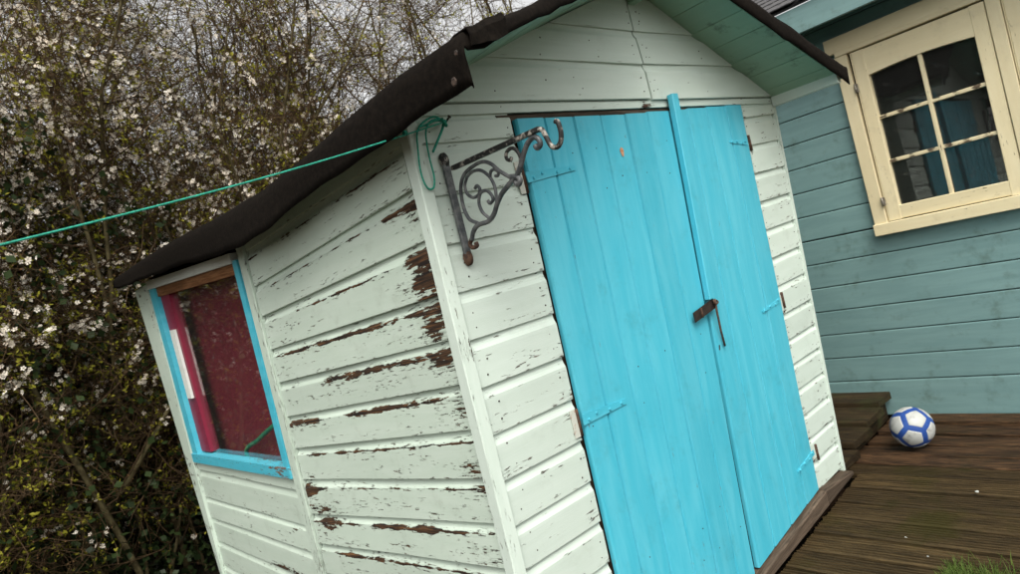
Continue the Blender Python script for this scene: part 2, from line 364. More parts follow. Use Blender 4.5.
# gable boards, split by a long crack
def roofL(z): return 1.455+(z-1.914)/.365
def roofR(z): return 2.679+(2.004-z)/.449
def crack(z): return 2.221+.010*math.sin(z*40)+(.0)*(z-1.77)
GZ = [1.770, 1.908, 2.033, 2.19]
gab = quadprism('gable', [(1.12, YF+.022, 1.772), (3.18, YF+.022, 1.775), (2.25, YF+.022, 2.19), (2.23, YF+.022, 2.19)], fn, .012, DARKW, shed)
for b, a in zip(GZ[:-1], GZ[1:]):
    l0, l1 = max(1.115, roofL(b)-.02), roofL(a)-.02; r0, r1 = min(3.19, roofR(b)+.02), roofR(a)+.02
    c0, c1 = crack(b), crack(a)
    if b > 2.0: l1 = min(l1, c1-.03); r1 = max(r1, c1+.03)
    tl = .012*random.uniform(-1, .2)
    shiplap(gab, (l0, YF-.012, b), (l1, YF-.012, a), (c0-.006, YF-.012, b+tl), (c1-.006, YF-.012, a+tl), fn, MINT_FRONT, 40, lambda u, v: -.06+.10*gauss(v, 0, .08))
    shiplap(gab, (c0+.0025, YF-.012, b-.004), (c1+.0025, YF-.012, a-.004), (r0, YF-.012, b+.002), (r1, YF-.012, a+.002), fn, MINT_FRONT, 40, lambda u, v: -.06+.10*gauss(v, 0, .08))
# nails
def nails(name, pts, n, parent, r=.0025):
    V, Fs = [], []
    n = np.array(n, float); e1 = np.cross(n, UPZ); e1 /= np.linalg.norm(e1); e2 = np.cross(n, e1)
    for p in pts:
        p = np.array(p); o = len(V); rr = r*random.uniform(.7, 1.25)
        for d_, q in ((0, 1), (.0016, .75)):
            for i in range(6): V.append(p+n*d_+rr*q*(math.cos(i*1.047)*e1+math.sin(i*1.047)*e2))
        Fs += [tuple(o+6+i for i in range(6))]+[(o+i, o+(i+1) % 6, o+6+(i+1) % 6, o+6+i) for i in range(6)]
    return tag(mesh(name, V, Fs, NAILM, parent), kind='stuff')
np_ = []
for z in JL[1:-1]:
    for dz in (.035, .09):
        np_.append((1.175+random.uniform(-.01, .02), YF-.0005, z+dz*random.uniform(.8, 1.1)))
        np_.append((doorL(z)-.04+random.uniform(-.01, .01), YF-.0005, z+dz*random.uniform(.8, 1.1)))
for z in JR[1:-1]:
    for dz in (.03, .085):
        np_.append((doorR(z)+.03, YF-.0005, z+dz)); np_.append((cornR(z)-.03, YF-.0005, z+dz*random.uniform(.8, 1.1)))
nails('nail', np_, fn, fw)
npg = []
for z in (1.80, 1.84, 1.93, 1.97, 2.06, 2.1):
    for X_ in (2.19, 2.25, 2.27, 1.9+random.uniform(-.1, .1), 1.55+random.uniform(-.1, .2), 2.6+random.uniform(-.1, .1)):
        if roofL(z) < X_ < roofR(z): npg.append((X_+random.uniform(-.01, .01), YF-.0125, z+random.uniform(-.01, .01)))
nails('nail', npg, fn, gab)

# --- front sill
def sill_top(x): return .045+.15*(x-2.76) if x < 2.76 else .045-.06*(x-2.76)
def sill_bot(x): return .108*(x-3.03)+.006
S = lambda x: [(x, 1.476, sill_bot(x)), (x, YF+.03, sill_bot(x)), (x, YF+.03, sill_top(x)-.006), (x, 1.482, sill_top(x)-.008), (x, 1.476, sill_top(x)-.013)]
loft('sill', S(1.1), S(2.758), BAREW, shed, 24)
S2 = lambda z: [(cornR(z)-.004, YF-.003, z), (cornR(z)+.012, YF-.003, z), (cornR(z)+.014, YF+.0, z), (cornR(z)+.014, YF+.03, z), (cornR(z)-.004, YF+.03, z)]
loft('corner_trim', S2(.012), S2(1.735), MINT_FRONT, shed, 40, wear=lambda u, v: .10+.08*math.sin(u*50))
loft('sill', S(2.760), S(3.036), BAREW, shed, 6)

# --- doors
def plank(parent, xt0, xt1, zt, xb0, xb1, zb, y, mat, nu=24, wear=None, zb1=None):
    t = .020
    if zb1 is None: zb1 = zb
    def S(x0, x1, z, z1=None):
        b = .0055; g = .0027; z1 = z if z1 is None else z1
        return [(x0+(x1-x0)*q+e, y+d, z+(z1-z)*q) for q, e, d in ((0, g, t), (0, g, b*1.4), (0, g+b*.6, 0), (.5, 0, -.0006), (1, -g-b*.6, 0), (1, -g, b*1.4), (1, -g, t))]
    return loft('plank', S(xb0, xb1, zb, zb1), S(xt0, xt1, zt), mat, parent, nu, wear=wear or (lambda u, v: .0), jit=.0012, jn=(0, 1, 0))
topX = [1.500, 1.627, 1.765, 1.904, 2.043, 2.175, 2.318]
botX = [1.455, 1.555, 1.692, 1.806, 1.932, 2.046, 2.160]
YD = 1.503
dl = bar('door', (1.52, YD+.031, 1.50), (2.28, YD+.031, 1.50), (0, 0, 1), (0, 1, 0), .09, .022, BLUE, shed)
dl['label'] = 'wide left-hand turquoise door of six planks'
for i in range(6):
    zt = 1.714+random.uniform(-.003, .003)+(.004 if i == 5 else 0)
    zb = sill_top(botX[i])+.002; zb1 = sill_top(botX[i+1])+.002
    def wr(u, v, i=i): return .06*gauss(u, 0, .12)+.08*gauss(u, 1, .03)+(.10 if .02 < v < .03 or v > .135 else 0)
    plank(dl, topX[i], topX[i+1], zt, botX[i], botX[i+1], zb, YD+random.uniform(-.001, .001), BLUE, 30, wr, zb1)
dr = bar('door', (2.36, YD+.031, 1.50), (2.84, YD+.031, 1.50), (0, 0, 1), (0, 1, 0), .09, .022, BLUE, shed)
dr['label'] = 'narrow right-hand turquoise door with cover strip'
tr_ = [2.328, 2.44, 2.585, 2.735, 2.868]; br_ = [2.184, 2.32, 2.475, 2.625, 2.752]
for i in range(4):
    zb = sill_top(br_[i])+.004; zb1 = sill_top(br_[i+1])+.004
    plank(dr, tr_[i], tr_[i+1], 1.722+.004*i, br_[i], br_[i+1], zb, YD-.002+random.uniform(-.001, .001), BLUE, 30, lambda u, v: .05*gauss(u, 0, .1), zb1)
# cover strip over the meeting edge
A = np.array([2.342, YD-.016, 1.778]); B = np.array([2.270, YD-.014, .985])
bar('cover_strip', B, A, (1, 0, 0), (0, 1, 0), .040, .026, BLUE, dr, 20, wear=lambda u, v: -.02+.25*gauss(u, 0, .06), jit=.001, jn=(1, 0, 0))
dn = []
for z in (1.60, 1.48, .86, .74, .25, .13):
    for i in range(6):
        q = (1.714-z)/1.8; xx = (topX[i]+topX[i+1])/2*(1-q)+(botX[i]+botX[i+1])/2*q
        if random.random() < .7: dn.append((xx+random.uniform(-.03, .03), YD-.0008, z+random.uniform(-.02, .02)))
nails('nail', dn, fn, dl, .0022)
# knot of bare wood on the left door
P = onY(622, 152, YD-.001); tk = np.linspace(0, 6.28, 13)[:-1]
mesh('bare_patch', [P+np.array([.009*math.cos(a)*(1+.2*math.sin(3*a)), -.0012, .017*math.sin(a)]) for a in tk], [tuple(range(11, -1, -1))], simple('raw_knot', (.45, .20, .10), (.55, .30, .17), 60), dl)
# hinges
def strap(parent, tip, root, wr_, wt, mat, y):
    tip = np.array(tip); root = np.array(root); d = tip-root; d /= np.linalg.norm(d); a = np.array([-d[2], 0, d[0]])
    f = lambda c, w2: [c+a*w2, c-a*w2]
    Q = np.array(f(root, wr_/2)+f(tip, wt/2)[::-1]); Q[:, 1] = y
    V = np.concatenate([Q, Q-np.array([0, .0035, 0])]); Fs = [(4, 5, 6, 7), (0, 4, 7, 3), (1, 2, 6, 5), (3, 7, 6, 2), (0, 1, 5, 4)]
    o = mesh('hinge_strap', V, Fs, mat, parent, np.stack([(V-root)@d, (V-root)@a], 1))
    nl = [root+(tip-root)*q+a*(.006 if i % 2 else -.006)*(1-q) for i, q in enumerate((.12, .3, .6, .88))]
    for p in nl:
        V2 = [(p[0]+r*math.cos(i*1.047), y+dy, p[2]+r*math.sin(i*1.047)) for r, dy in ((.006, -.0035), (.004, -.0085)) for i in range(6)]
        mesh('hinge_screw', V2, [tuple(6+i for i in range(6))]+[(i, (i+1) % 6, 6+(i+1) % 6, 6+i) for i in range(6)], mat, parent, np.zeros((len(V2), 2)))
def hplate(parent, p, h, w_, mat=PALEMETAL):
    bar('hinge_plate', p-np.array([0, 0, h/2]), p+np.array([0, 0, h/2]), (1, 0, 0), (0, 1, 0), w_, .004, mat, parent, 2, .001)
    tubes('hinge_knuckle', [([p+np.array([w_/2+.004, -.003, -h/2]), p+np.array([w_/2+.004, -.003, h/2])], .005)], RUST, parent, 8)
strap(dl, onY(574, 168, YD), onY(526, 178, YD), .034, .016, BLUE, YD-.002); hplate(shed, onY(520, 178, YF-.003), .10, .022)
strap(dl, onY(625, 401, YD), onY(582, 420, YD), .034, .016, BLUE, YD-.002); hplate(shed, onY(575, 424, YF-.003), .085, .024)
for a, b in (((729, 142), (746, 143)), ((762, 312), (779, 300)), ((797, 472), (813, 452))):
    strap(dr, onY(*a, YD), onY(*b, YD), .022, .010, BLUE, YD-.0015); q = onY(b[0]+4, b[1], YF-.004)
    tubes('hinge_knuckle', [([q-np.array([0, 0, .035]), q+np.array([0, 0, .035])], .006)], RUST, shed, 8)
# hasp and hanging pin
hp = [onY(x_, y_, YD-.022) for x_, y_ in ((693.5, 313), (696, 322.5), (715.5, 308), (713, 298.5))]
hz = quadprism('hasp', hp, fn, .004, DARKRUST, dr)
tubes('hasp_bend', [([onY(701, 308, YD-.024), onY(703.2, 317.5, YD-.024)], .004)], RUST, dr, 6)
tubes('hasp_staple', [(catmull([onY(712, 302, YD), onY(713.5, 300.5, YD-.032), onY(715.5, 304.5, YD-.032), onY(718, 302, YD-.02), onY(716, 300, YD)], 5), .0035)], RUST, dr, 6)
tubes('hasp_pin', [([onY(714.5, 299, YD-.030), onY(717, 312, YD-.028), onY(721, 331, YD-.018), onY(725, 346, YD-.012)], .0042)], RUST, dr, 8)
bar('keyhole_plate', onY(719.3, 345, YD-.003), onY(719.6, 350, YD-.003), (1, 0, 0), (0, 1, 0), .006, .004, DARKRUST, dr)
# dark timber stop behind the top of the doors
bar('door_head', (1.44, YF+.010, 1.720), (2.9, YF+.010, 1.726), (0, 0, 1), (0, 1, 0), .022, .012, BAREW, shed)

# --- corner post at the near corner
lpost = lambda z: 1.106+.010*max(0, z-1.0)
S = lambda z: [(lpost(z)-.016, YF-.010, z), (lpost(z)+.018, YF-.012, z), (lpost(z)+.020, YF-.009, z), (lpost(z)+.020, YF+.012, z), (lpost(z)+.0, YF+.034, z), (lpost(z)-.016, YF+.034, z), (lpost(z)-.019, YF+.031, z), (lpost(z)-.019, YF-.006, z)]
loft('corner_post', S(-.2), S(1.755), MINT_FRONT, shed, 60, wear=lambda u, v: .06+.34*gauss(u, .66, .02)*(1 if v < .06 else 0)+.05*math.sin(u*70)+.18*gauss(u, .5, .12)*(1 if v < .02 or v > .12 else .3), jit=.002, jn=(1, 0, 0))

# --- side wall with the rotten boards
ln = (-1, 0, 0)
sw = quadprism('side_wall', [(XL+.020, 2.85, -.2), (XL+.020, 1.56, -.2), (XL+.020, 1.56, 1.75), (XL+.020, 2.85, 1.70)], ln, .008, DARKW, shed)
ZL = [1.705, 1.609, 1.460, 1.332, 1.190, 1.050, .905, .770, .637, .490, .364, .236, .105, -.03, -.16]
ZR = [1.762, 1.671, 1.547, 1.401, 1.246, 1.118, .991, .861, .722, .593, .464, .336, .205, .07, -.07]
# (u0, u1, strength, half height) of bare streaks along the crease of each board, u from the batten to the corner post; then round patches (u, v, ru, rv, strength)
STREAK = {1: [(.0, 1., .20, .03)], 2: [(.0, .9, .20, .03), (.86, 1., .55, .06)], 3: [(.25, .85, .27, .03), (.90, 1., .62, .08)],
          4: [(.04, .80, .62, .045), (.86, 1., .66, .07)], 5: [(.34, .52, .62, .075), (.50, .76, .55, .06), (.78, .98, .80, .06)],
          6: [(.0, .24, .78, .06), (.42, .74, .78, .06), (.74, .90, .55, .05)], 7: [(.10, .22, .50, .05), (.28, .45, .48, .05), (.45, 1., .22, .03)],
          8: [(.0, .1, .7, .10), (.0, 1., .18, .03), (.95, 1., .6, .1)], 9: [(.04, .22, .72, .10), (.24, .34, .4, .04), (.42, .76, .78, .06), (.76, 1., .28, .03)],
          10: [(.1, .5, .40, .06), (.5, .9, .30, .05)], 11: [(.2, .9, .35, .06)]}
PATCH = {2: [(.98, .55, .04, .20, .5)], 3: [(.97, .42, .06, .25, .55), (.95, .12, .07, .16, .6)], 4: [(.97, .45, .07, .22, .65), (.93, .15, .05, .12, .45), (.1, .5, .1, .15, .22)],
         5: [(.97, .55, .05, .25, .55), (.7, .5, .25, .25, .16)], 6: [(.98, .5, .03, .25, .35), (.25, .12, .04, .05, .5)], 7: [(.96, .18, .06, .18, .75), (.06, .1, .06, .06, .55)],
         8: [(.03, .62, .07, .20, .75), (.08, .15, .12, .14, .70), (.45, .4, .35, .2, .16), (.75, .14, .03, .05, .5)], 9: [(.12, .62, .05, .18, .65), (.55, .22, .10, .08, .48), (.95, .2, .05, .2, .45), (.25, .1, .25, .1, .25)], 10: [(.5, .3, .3, .2, .22)]}
for i in range(len(ZL)-1):
    a0, a1, b0, b1 = ZL[i+1], ZL[i], ZR[i+1], ZR[i]
    def wr(u, v, i=i):
        q = (.02 if i < 3 else .055)+.04*math.sin(u*7+i*2.3)+.12*gauss(v, 0, .04)+(.20+.10*math.sin(u*15+i*1.7))*gauss(v, .748, .022)+(.07*gauss(u, 1, .07)+.10*gauss(u, 0, .05)+(.14*gauss(u, 1, .12) if 2 <= i <= 6 else 0) if i > 0 else 0)
        for (s0, s1, st, hv) in STREAK.get(i, []): q += (st*1.25+.05)*boxs(u, s0, s1, .04)*gauss(v, .742, hv*.95+.022)*(1+.22*math.sin(u*43+i)+.15*math.sin(u*97))
        for (pu, pv, ru, rv, st) in PATCH.get(i, []): q += st*.80*gauss(u, pu, ru)*gauss(v, pv, rv)*(1+.35*math.sin(v*38+u*60))
        return min(q, .68)
    # profile with more samples so that the wear has shape
    PR = [(0, -.016), (0, -.001), (.012, 0), (.08, 0), (.16, 0), (.24, 0), (.33, 0), (.42, 0), (.52, 0), (.60, 0), (.66, 0), (.71, 0), (.745, 0), (.765, -.0005), (.80, -.0035), (.85, -.0085), (.91, -.0118), (1.0, -.0134), (1.09, -.0136), (1.09, -.017)]
    PROF_OLD = PROF; PROF = PR
    ye = 1.556+random.uniform(.003, .010)
    shiplap(sw, (XL, 2.812, a0), (XL, 2.812, a1), (XL, ye, b0), (XL, ye, b1), ln, MINT, 90, wr, jit=.0025)
    PROF = PROF_OLD
# batten between the rotten boards and the window
S = lambda z, y: [(XL-.010, y-.038, z), (XL-.012, y-.034, z), (XL-.012, y+.030, z), (XL-.010, y+.034, z), (XL+.02, y+.034, z), (XL+.02, y-.038, z)]
loft('batten', S(-.2, 2.860), S(1.66, 2.852), MINT, shed, 50, wear=lambda u, v: .06+.16*gauss(v, 0, .02)+.05*math.sin(u*55)+.2*gauss(u, .25, .05), jit=.002, jn=(0, 1, 0))
# boards below the window
lw = quadprism('window_wall', [(XL+.020, 4.30, -.2), (XL+.020, 2.88, -.2), (XL+.020, 2.88, .65), (XL+.020, 4.30, .65)], ln, .008, DARKW, shed)
ZW = [(.662, .650), (.602, .584), (.440, .427), (.320, .310), (.180, .165), (.04, .03), (-.1, -.1)]
for i, ((a1, b1), (a0, b0)) in enumerate(zip(ZW[:-1], ZW[1:])):
    shiplap(lw, (XL, 4.262, a0), (XL, 4.262, a1), (XL, 2.896, b0), (XL, 2.896, b1), ln, MINT, 50, (lambda u, v, i=i: .02+.14*gauss(v, 0, .05)+(.5*gauss(u, .9, .04)*gauss(v, .7, .12) if i == 2 else 0)+(.55*boxs(u, .6, 1., .1)*gauss(v, 0, .05) if i == 3 else 0)), jit=.003)
# far post
S = lambda z: [(XL-.018, 4.275+.145*(z)+.0, z), (XL-.018, 4.325+.145*z, z), (XL+.03, 4.325+.145*z, z), (XL+.03, 4.275+.145*z, z)]
S = lambda z: [(XL-.018, 4.255+.03*z, z), (XL-.018, 4.305+.165*z, z), (XL+.03, 4.305+.165*z, z), (XL+.03, 4.255+.03*z, z)]
loft('corner_post', S(-.2), S(1.70), MINT, shed, 40, wear=lambda u, v: .10+.1*math.sin(u*60), jit=.003, jn=(0, 1, 0))
# --- window
def WP_(a, b): # a: 0 right .. 1 left (far), b: 0 bottom .. 1 top
    q = (1-a)*(1-b)*np.array([2.905, .652])+a*(1-b)*np.array([4.262, .664])+(1-a)*b*np.array([2.905, 1.625])+a*b*np.array([4.315, 1.715])
    return q
def wq(x, a0, a1, b0, b1): return [(x, *WP_(a1, b0)), (x, *WP_(a0, b0)), (x, *WP_(a0, b1)), (x, *WP_(a1, b1))]
win = quadprism('window', wq(XL-.014, 0, .036, .0, .965), ln, .05, BLUE, shed)
quadprism('frame', wq(XL-.014, .925, .992, .0, .965), ln, .05, BLUE, win)
def barq(name, x, a0, a1, b0, b1, t, mat, nu=20, wear=None):
    q0 = wq(x, a0, a1, b0, b1); nx = np.array([t, 0, 0])
    L_, R_, RT, LT = [np.array(q) for q in q0]
    return loft(name, [L_, LT, LT+nx, L_+nx], [R_, RT, RT+nx, R_+nx], mat, win, nu, wear=wear)
barq('sill', XL-.020, -.01, 1.0, -.012, .036, .06, BLUE, 40, lambda u, v: .36+.25*gauss(u, .88, .12)+.1*math.sin(u*20))
barq('top_rail', XL-.020, .03, .99, .955, 1.0, .05, WHITEP)
barq('head', XL+.0, .04, .93, .905, .955, .03, BROWNW)
barq('reveal', XL+.012, .81, .926, .045, .955, .05, REDP)
pane = quadprism('pane', wq(XL+.030, .04, .82, .04, .94), ln, .003, GLASS_S, win)
def vbar(name, x, a0, a1, b0, b1, t, mat): return quadprism(name, wq(x, a0, a1, b0, b1), ln, t, mat, win)
vbar('stay', XL-.004, .83, .885, .34, .715, .014, WHITEP)
# --- back, right side and floor (seen through the window, in reflections and from the side)
rw = quadprism('side_wall', [(3.02, 1.54, -.1), (3.02, 4.45, -.1), (3.16, 4.45, 1.74), (3.16, 1.54, 1.74)], (1, 0, 0), .01, DARKW, shed)
for a, b in zip(JR[:-1], JR[1:]):
    shiplap(rw, (cornR(b)-.004, 1.521, b), (cornR(a)-.004, 1.521, a), (cornR(b)-.004, 4.46, b), (cornR(a)-.004, 4.46, a), (1, 0, 0), MINT, 12, lambda u, v: .05)
bw = quadprism('back_wall', [(3.0, 4.44, -.15), (1.14, 4.36, -.15), (1.14, 4.44, 1.70), (3.12, 4.44, 1.74)], (0, 1, 0), .02, DARKW, shed)
for i in range(13):
    b = -.1+.14*i
    shiplap(bw, (3.04, 4.455, b), (3.04, 4.455, b+.14), (1.13, 4.42, b), (1.13, 4.42, b+.14), (0, 1, 0), MINT, 4)
quadprism('back_gable', [(3.14, 4.45, 1.74), (1.13, 4.45, 1.74), (2.22, 4.45, 2.18), (2.26, 4.45, 2.18)], (0, 1, 0), .02, DARKW, shed)
quadprism('shed_floor', [(1.13, 1.55, -.06), (3.0, 1.55, -.06), (3.0, 4.4, -.06), (1.13, 4.3, -.06)], (0, 0, 1), .05, STEPW, shed)
# things behind the window
panel = quadprism('painted_panel', [(XL+.115, 4.26, .20), (XL+.115, 2.70, .20), (XL+.115, 2.70, 1.60), (XL+.115, 4.28, 1.60)], ln, .015, REDP2)
tag(panel, 'dark crimson painted board standing behind the dusty shed window', 'board')
bar('floor_block', (XL+.123, 4.2, .07), (XL+.123, 2.75, .07), (1, 0, 0), (0, 0, 1), .05, .258, BROWNW, shed)
hz_ = tubes('hose', [(catmull([(XL+.085, 2.6, .98), onX(283, 418, XL+.085), onX(272, 427, XL+.08), onX(258, 440, XL+.08), onX(247, 455, XL+.08), (XL+.08, 3.4, .45), (XL+.075, 3.55, -.04)], 8), .011)], HOSE, None, 8)
tag(hz_, 'green hose curving behind the lower corner of the dusty shed window', 'hose')

# --- roof
yk = [1.05, 1.35, 1.62, 1.92, 2.25, 2.6, 3.3, 4.56]; zk = [1.780, 1.780, 1.765, 1.744, 1.735, 1.741, 1.774, 1.796]
def eave_z(y): return float(np.interp(y, yk, zk))
def front_y(x): return float(np.interp(x, [1.0, 2.24, 3.275], [1.10, 1.30, 1.195]))
RX, RZ = 2.24, 2.245
def roof_pt(side, t, y, off=0.):                  # t 0 ridge .. 1 eave; y along the shed
    if side < 0: x = RX+(1.0-RX)*t; z = RZ+(eave_z(y)-RZ)*t+.004*math.sin(t*9+y*3)
    else: x = RX+(3.245-RX)*t; z = RZ+(1.765-RZ)*t
    return np.array([x, y, z+off])
rf = tag(mesh('roof', *(lambda V: (V, [(i*2, i*2+1, i*2+3, i*2+2) for i in range(6)]))([(RX+d, y, 2.135+h) for y, d, h in []] or [p for y in np.linspace(1.25, 4.5, 7) for p in ((RX-.02, y, 2.225), (RX+.02, y, 2.225))]), DARKW, shed), None)
# ridge beam
bar('ridge_beam', (RX, 1.22, 2.165), (RX, 4.55, 2.165), (1, 0, 0), (0, 0, 1), .04, .07, SOFFIT, rf)
for side in (-1, 1):
    nb = 8
    for i in range(nb):
        t0, t1 = i/nb+.002, (i+1)/nb-.002
        if i == nb-1: t1 = .985
        V = []; ys = None
        rows = np.linspace(0, 1, 61); ks = []
        for r in rows:
            for t, off in ((t0, -.014), (t1, -.014), (t1, -.030), (t0, -.030)):
                xq = roof_pt(side, t, 2.)[0]; y = front_y(xq)+.012+r*(4.56-front_y(xq)); V.append(roof_pt(side, t, y, off)); ks.append((y*.5+i, t*1.3+off*4))
        Fs = [(a*4+j, a*4+(j+1) % 4, (a+1)*4+(j+1) % 4, (a+1)*4+j) for a in range(60) for j in range(4)]+[(3, 2, 1, 0), tuple(240+j for j in range(4))]
        mesh('board', V, Fs, SOFFIT, rf, np.array(ks))
# felt: top sheet, turned down at the eaves and over the front edge
def felt(side):
    nt_, ny = 22, 70; V = []; rows = []
    tt = list(np.linspace(0, 1, nt_)); hang = 5
    for j in range(-3, ny+1):
        row = []
        for i in range(nt_+hang):
            t = tt[min(i, nt_-1)]; xq = roof_pt(side, t, 2.)[0]
            yf = front_y(xq); r = max(0, j)/ny; y = yf+r*(4.58-yf)
            p = roof_pt(side, t, y, .0)
            if side > 0: p[2] += .028
            p[2] += (.0035*math.sin(y*9+t*14)+.003*math.sin(t*31+y*5))*min(1, (1-t)*6)
            if i >= nt_:                       # the turned-down edge
                h = (i-nt_+1)/hang; drop = float(np.interp(y, [1.05, 1.4, 2.0, 2.5, 3.2, 4.2, 4.55], [.115, .122, .115, .148, .125, .09, .06])) if side < 0 else .018
                drop += (.003*math.sin(y*9)+.002*math.sin(y*23)) if side < 0 else 0
                p[2] -= drop*h; p[0] += (-1 if side < 0 else 1)*(.014*math.sin(min(1, h*2.2)*1.57)+.008*math.sin(y*3.3)*h+.003*math.sin(y*8+1)*h)
            if j < 0:                          # over the front edge
                h = -j/3; dr_ = (.042 if side < 0 else .085)+.004*math.sin(xq*19)+.003*math.sin(xq*43)
                if i >= nt_: dr_ = .008
                p[1] -= .012*math.sin(min(1, h*2)*1.57)+.004*math.sin(xq*17); p[2] -= dr_*h
            row.append(len(V)); V.append(p)
        rows.append(row)
    Fs = [(a, b, d, c) for r0, r1 in zip(rows[:-1], rows[1:]) for a, b, c, d in zip(r0[:-1], r0[1:], r1[:-1], r1[1:])]
    o = mesh('roof_felt', V, Fs, FELT, rf, smooth=True)
    m = o.modifiers.new('thick', 'SOLIDIFY'); m.thickness = .004; m.offset = 0
    return o
felt(-1); felt(1)
# folded flap of felt at the near corner
V = []
for r_, (y_, dz) in enumerate(((1.17, -.008), (1.13, .001), (1.090, .001), (1.080, -.014), (1.080, -.050))):
    for c_, x_ in enumerate(np.linspace(1.004, 1.12, 6)):
        t_ = (x_-RX)/(1.0-RX); V.append((x_, y_-.004*math.sin(c_*1.3+r_), RZ+(eave_z(y_)-RZ)*t_+dz+.002*math.sin(c_*2.1+r_)+(.016*(1-c_/2.5) if r_ == 4 and c_ < 3 else 0)))
o = mesh('felt_fold', V, [(a*6+b, a*6+b+1, a*6+b+7, a*6+b+6) for a in range(4) for b in range(5)], FELT, rf); m = o.modifiers.new('thick', 'SOLIDIFY'); m.thickness = .004
nails('felt_nail', [onX(456, 53, .9735), onX(454, 82, .974)], (-1, 0, 0), rf, .009)
# wall plates carried out under the overhang
bar('wall_plate', (3.195, 1.21, 1.750), (3.19, 1.512, 1.748), (0, 0, 1), (1, 0, 0), .05, .03, MINT_FRONT, shed, 8)
bar('wall_plate', (1.10, 1.36, 1.735), (1.11, 1.498, 1.735), (0, 0, 1), (1, 0, 0), .04, .03, MINT_FRONT, shed, 8)

# ------------------------------------------------------------------ iron bracket on the front wall
BX = 1.195
br = empty('hanging_bracket', (BX, 1.49, 1.32), 'scrolled wrought iron hanging bracket screwed to the mint wall beside the turquoise door', 'bracket')
bp = lambda q: onX(435+q[0]/3.479, 105+q[1]/3.479, BX)
def flat(name, A, B, th, wd, mat):                # flat bar in the bracket's plane
    A, B = np.array(A), np.array(B); d = (B-A)/np.linalg.norm(B-A); a = np.cross((1., 0, 0), d)
    return bar(name, A, B, a, (1, 0, 0), th, wd, mat, br, 6, .002, smooth=False)
pt, pb = bp((50, 185)), bp((128, 528)); pt[1] = pb[1] = YF-.010
flat('back_bar', pt, pb, .012, .022, IRON)
for p, mt in ((pt, IRONPALE), (pb, RUST)):
    V = []; 
    for d_, r in ((0.006, .020), (-.004, .019), (-.010, .010)):
        for i in range(14): V.append(p+np.array([r*.72*math.cos(i*.4488), d_, r*1.15*math.sin(i*.4488)]))
    Fs = [tuple(28+i for i in range(14))]+[(a*14+i, a*14+(i+1) % 14, a*14+14+(i+1) % 14, a*14+14+i) for a in range(2) for i in range(14)]
    mesh('screw_lug', V, Fs, mt, br, smooth=True)
flat('arm', bp((62, 220)), bp((362, 84)), .013, .015, IRONPALE)
tubes('hook', [(catmull([bp(q) for q in ((356, 87), (372, 86), (386, 110), (404, 142), (424, 147), (437, 128), (438, 95), (428, 62), (418, 56))], 6), .0062)], IRONPALE, br, 8)
def scroll(pts, r=.0052, mat=IRON): return tubes('scroll', [(catmull([bp(q) for q in pts], 6), r)], mat, br, 8)
scroll([(128, 470), (134, 440), (150, 418), (185, 405), (205, 380), (216, 345), (232, 310), (255, 280), (285, 245), (300, 205), (310, 165), (325, 130), (345, 112), (362, 122), (366, 140), (356, 150), (349, 140)], .0068)
scroll([(150, 412), (118, 395), (98, 350), (90, 290), (100, 245), (130, 215), (165, 198), (195, 205), (225, 230), (262, 252)])
scroll([(112, 250), (130, 232), (160, 228), (190, 250), (208, 285), (214, 330), (214, 360)], .0046)
scroll([(112, 248), (104, 280), (112, 308), (132, 322), (152, 312), (156, 292), (146, 281), (139, 291)], .0046)
scroll([(190, 395), (165, 372), (153, 340), (158, 308), (178, 298), (196, 312), (202, 330), (192, 342), (184, 333)], .0046)
scroll([(192, 252), (194, 232), (206, 224), (219, 232), (219, 245), (210, 247)], .0044)
scroll([(298, 215), (296, 180), (280, 155), (262, 152), (248, 168), (250, 188), (263, 192), (266, 182)], .0048, IRONPALE)
scroll([(262, 250), (285, 250), (296, 262), (290, 276), (280, 268)], .0075)
scroll([(128, 465), (122, 485), (132, 496), (146, 490), (142, 478)], .0062, RUST)

# ------------------------------------------------------------------ green twine
nail = tubes('nail', [([onY(446, 122, YF), onY(449.5, 116.5, YF-.03)], .0032), ([onY(449.0, 117.2, YF-.029), onY(449.8, 116, YF-.032)], .006)], NAILM, shed, 6)
kn = onY(444.5, 122, YF-.018)
end = np.array([-.55, 3.6, 1.47])
mid = onX(408, 130.5, XL-.045); p0 = onX(0, 245, -.0)
d0 = ray(0, 245); far_ = CAM+d0/np.linalg.norm(d0)*1.42; kn = onY(444.5, 122, YF-.034); mid = np.array(kn)
L = [mid]
n_pts = 14
for i in range(1, n_pts+1):
    q = i/n_pts; p = mid*(1-q)+far_*q; L.append(p+np.array([0, 0, -.012*math.sin(q*math.pi)]))
dir_ = (far_-mid); L.append(far_+dir_*.5); L.append(far_+dir_*1.5); L.append(far_+dir_*3.5)
lines = [(np.array(L), .0022)]
F_ = lambda pts, dy=.018: catmull([onY(x_, y_, YF-dy-.004*(i % 2)) for i, (x_, y_) in enumerate(pts)], 6)
lines += [(F_([(444, 122), (436, 117), (428, 119), (420, 126), (417, 135), (418, 150), (420, 168), (424, 182), (429, 189), (434, 187), (434, 176), (430, 160), (427, 145), (426, 131), (430, 122), (438, 119), (444, 122)]), .0028),
          (F_([(444, 122), (442, 130), (438, 140), (433, 152)]), .0036), (F_([(443, 121), (434, 121), (426, 125), (419, 127)]), .0030)]
for i in range(5):
    c = np.array(kn)+np.array([random.uniform(-.004, .004), random.uniform(-.004, .002), random.uniform(-.005, .005)])
    a = np.linspace(0, 5.8, 9); e = np.array([.008, .002, .008])*random.uniform(.7, 1.1)
    lines.append(([c+np.array([e[0]*math.cos(t+i), .006*math.sin(t*1.3+i), e[2]*math.sin(t+i*.6)]) for t in a], .0028))
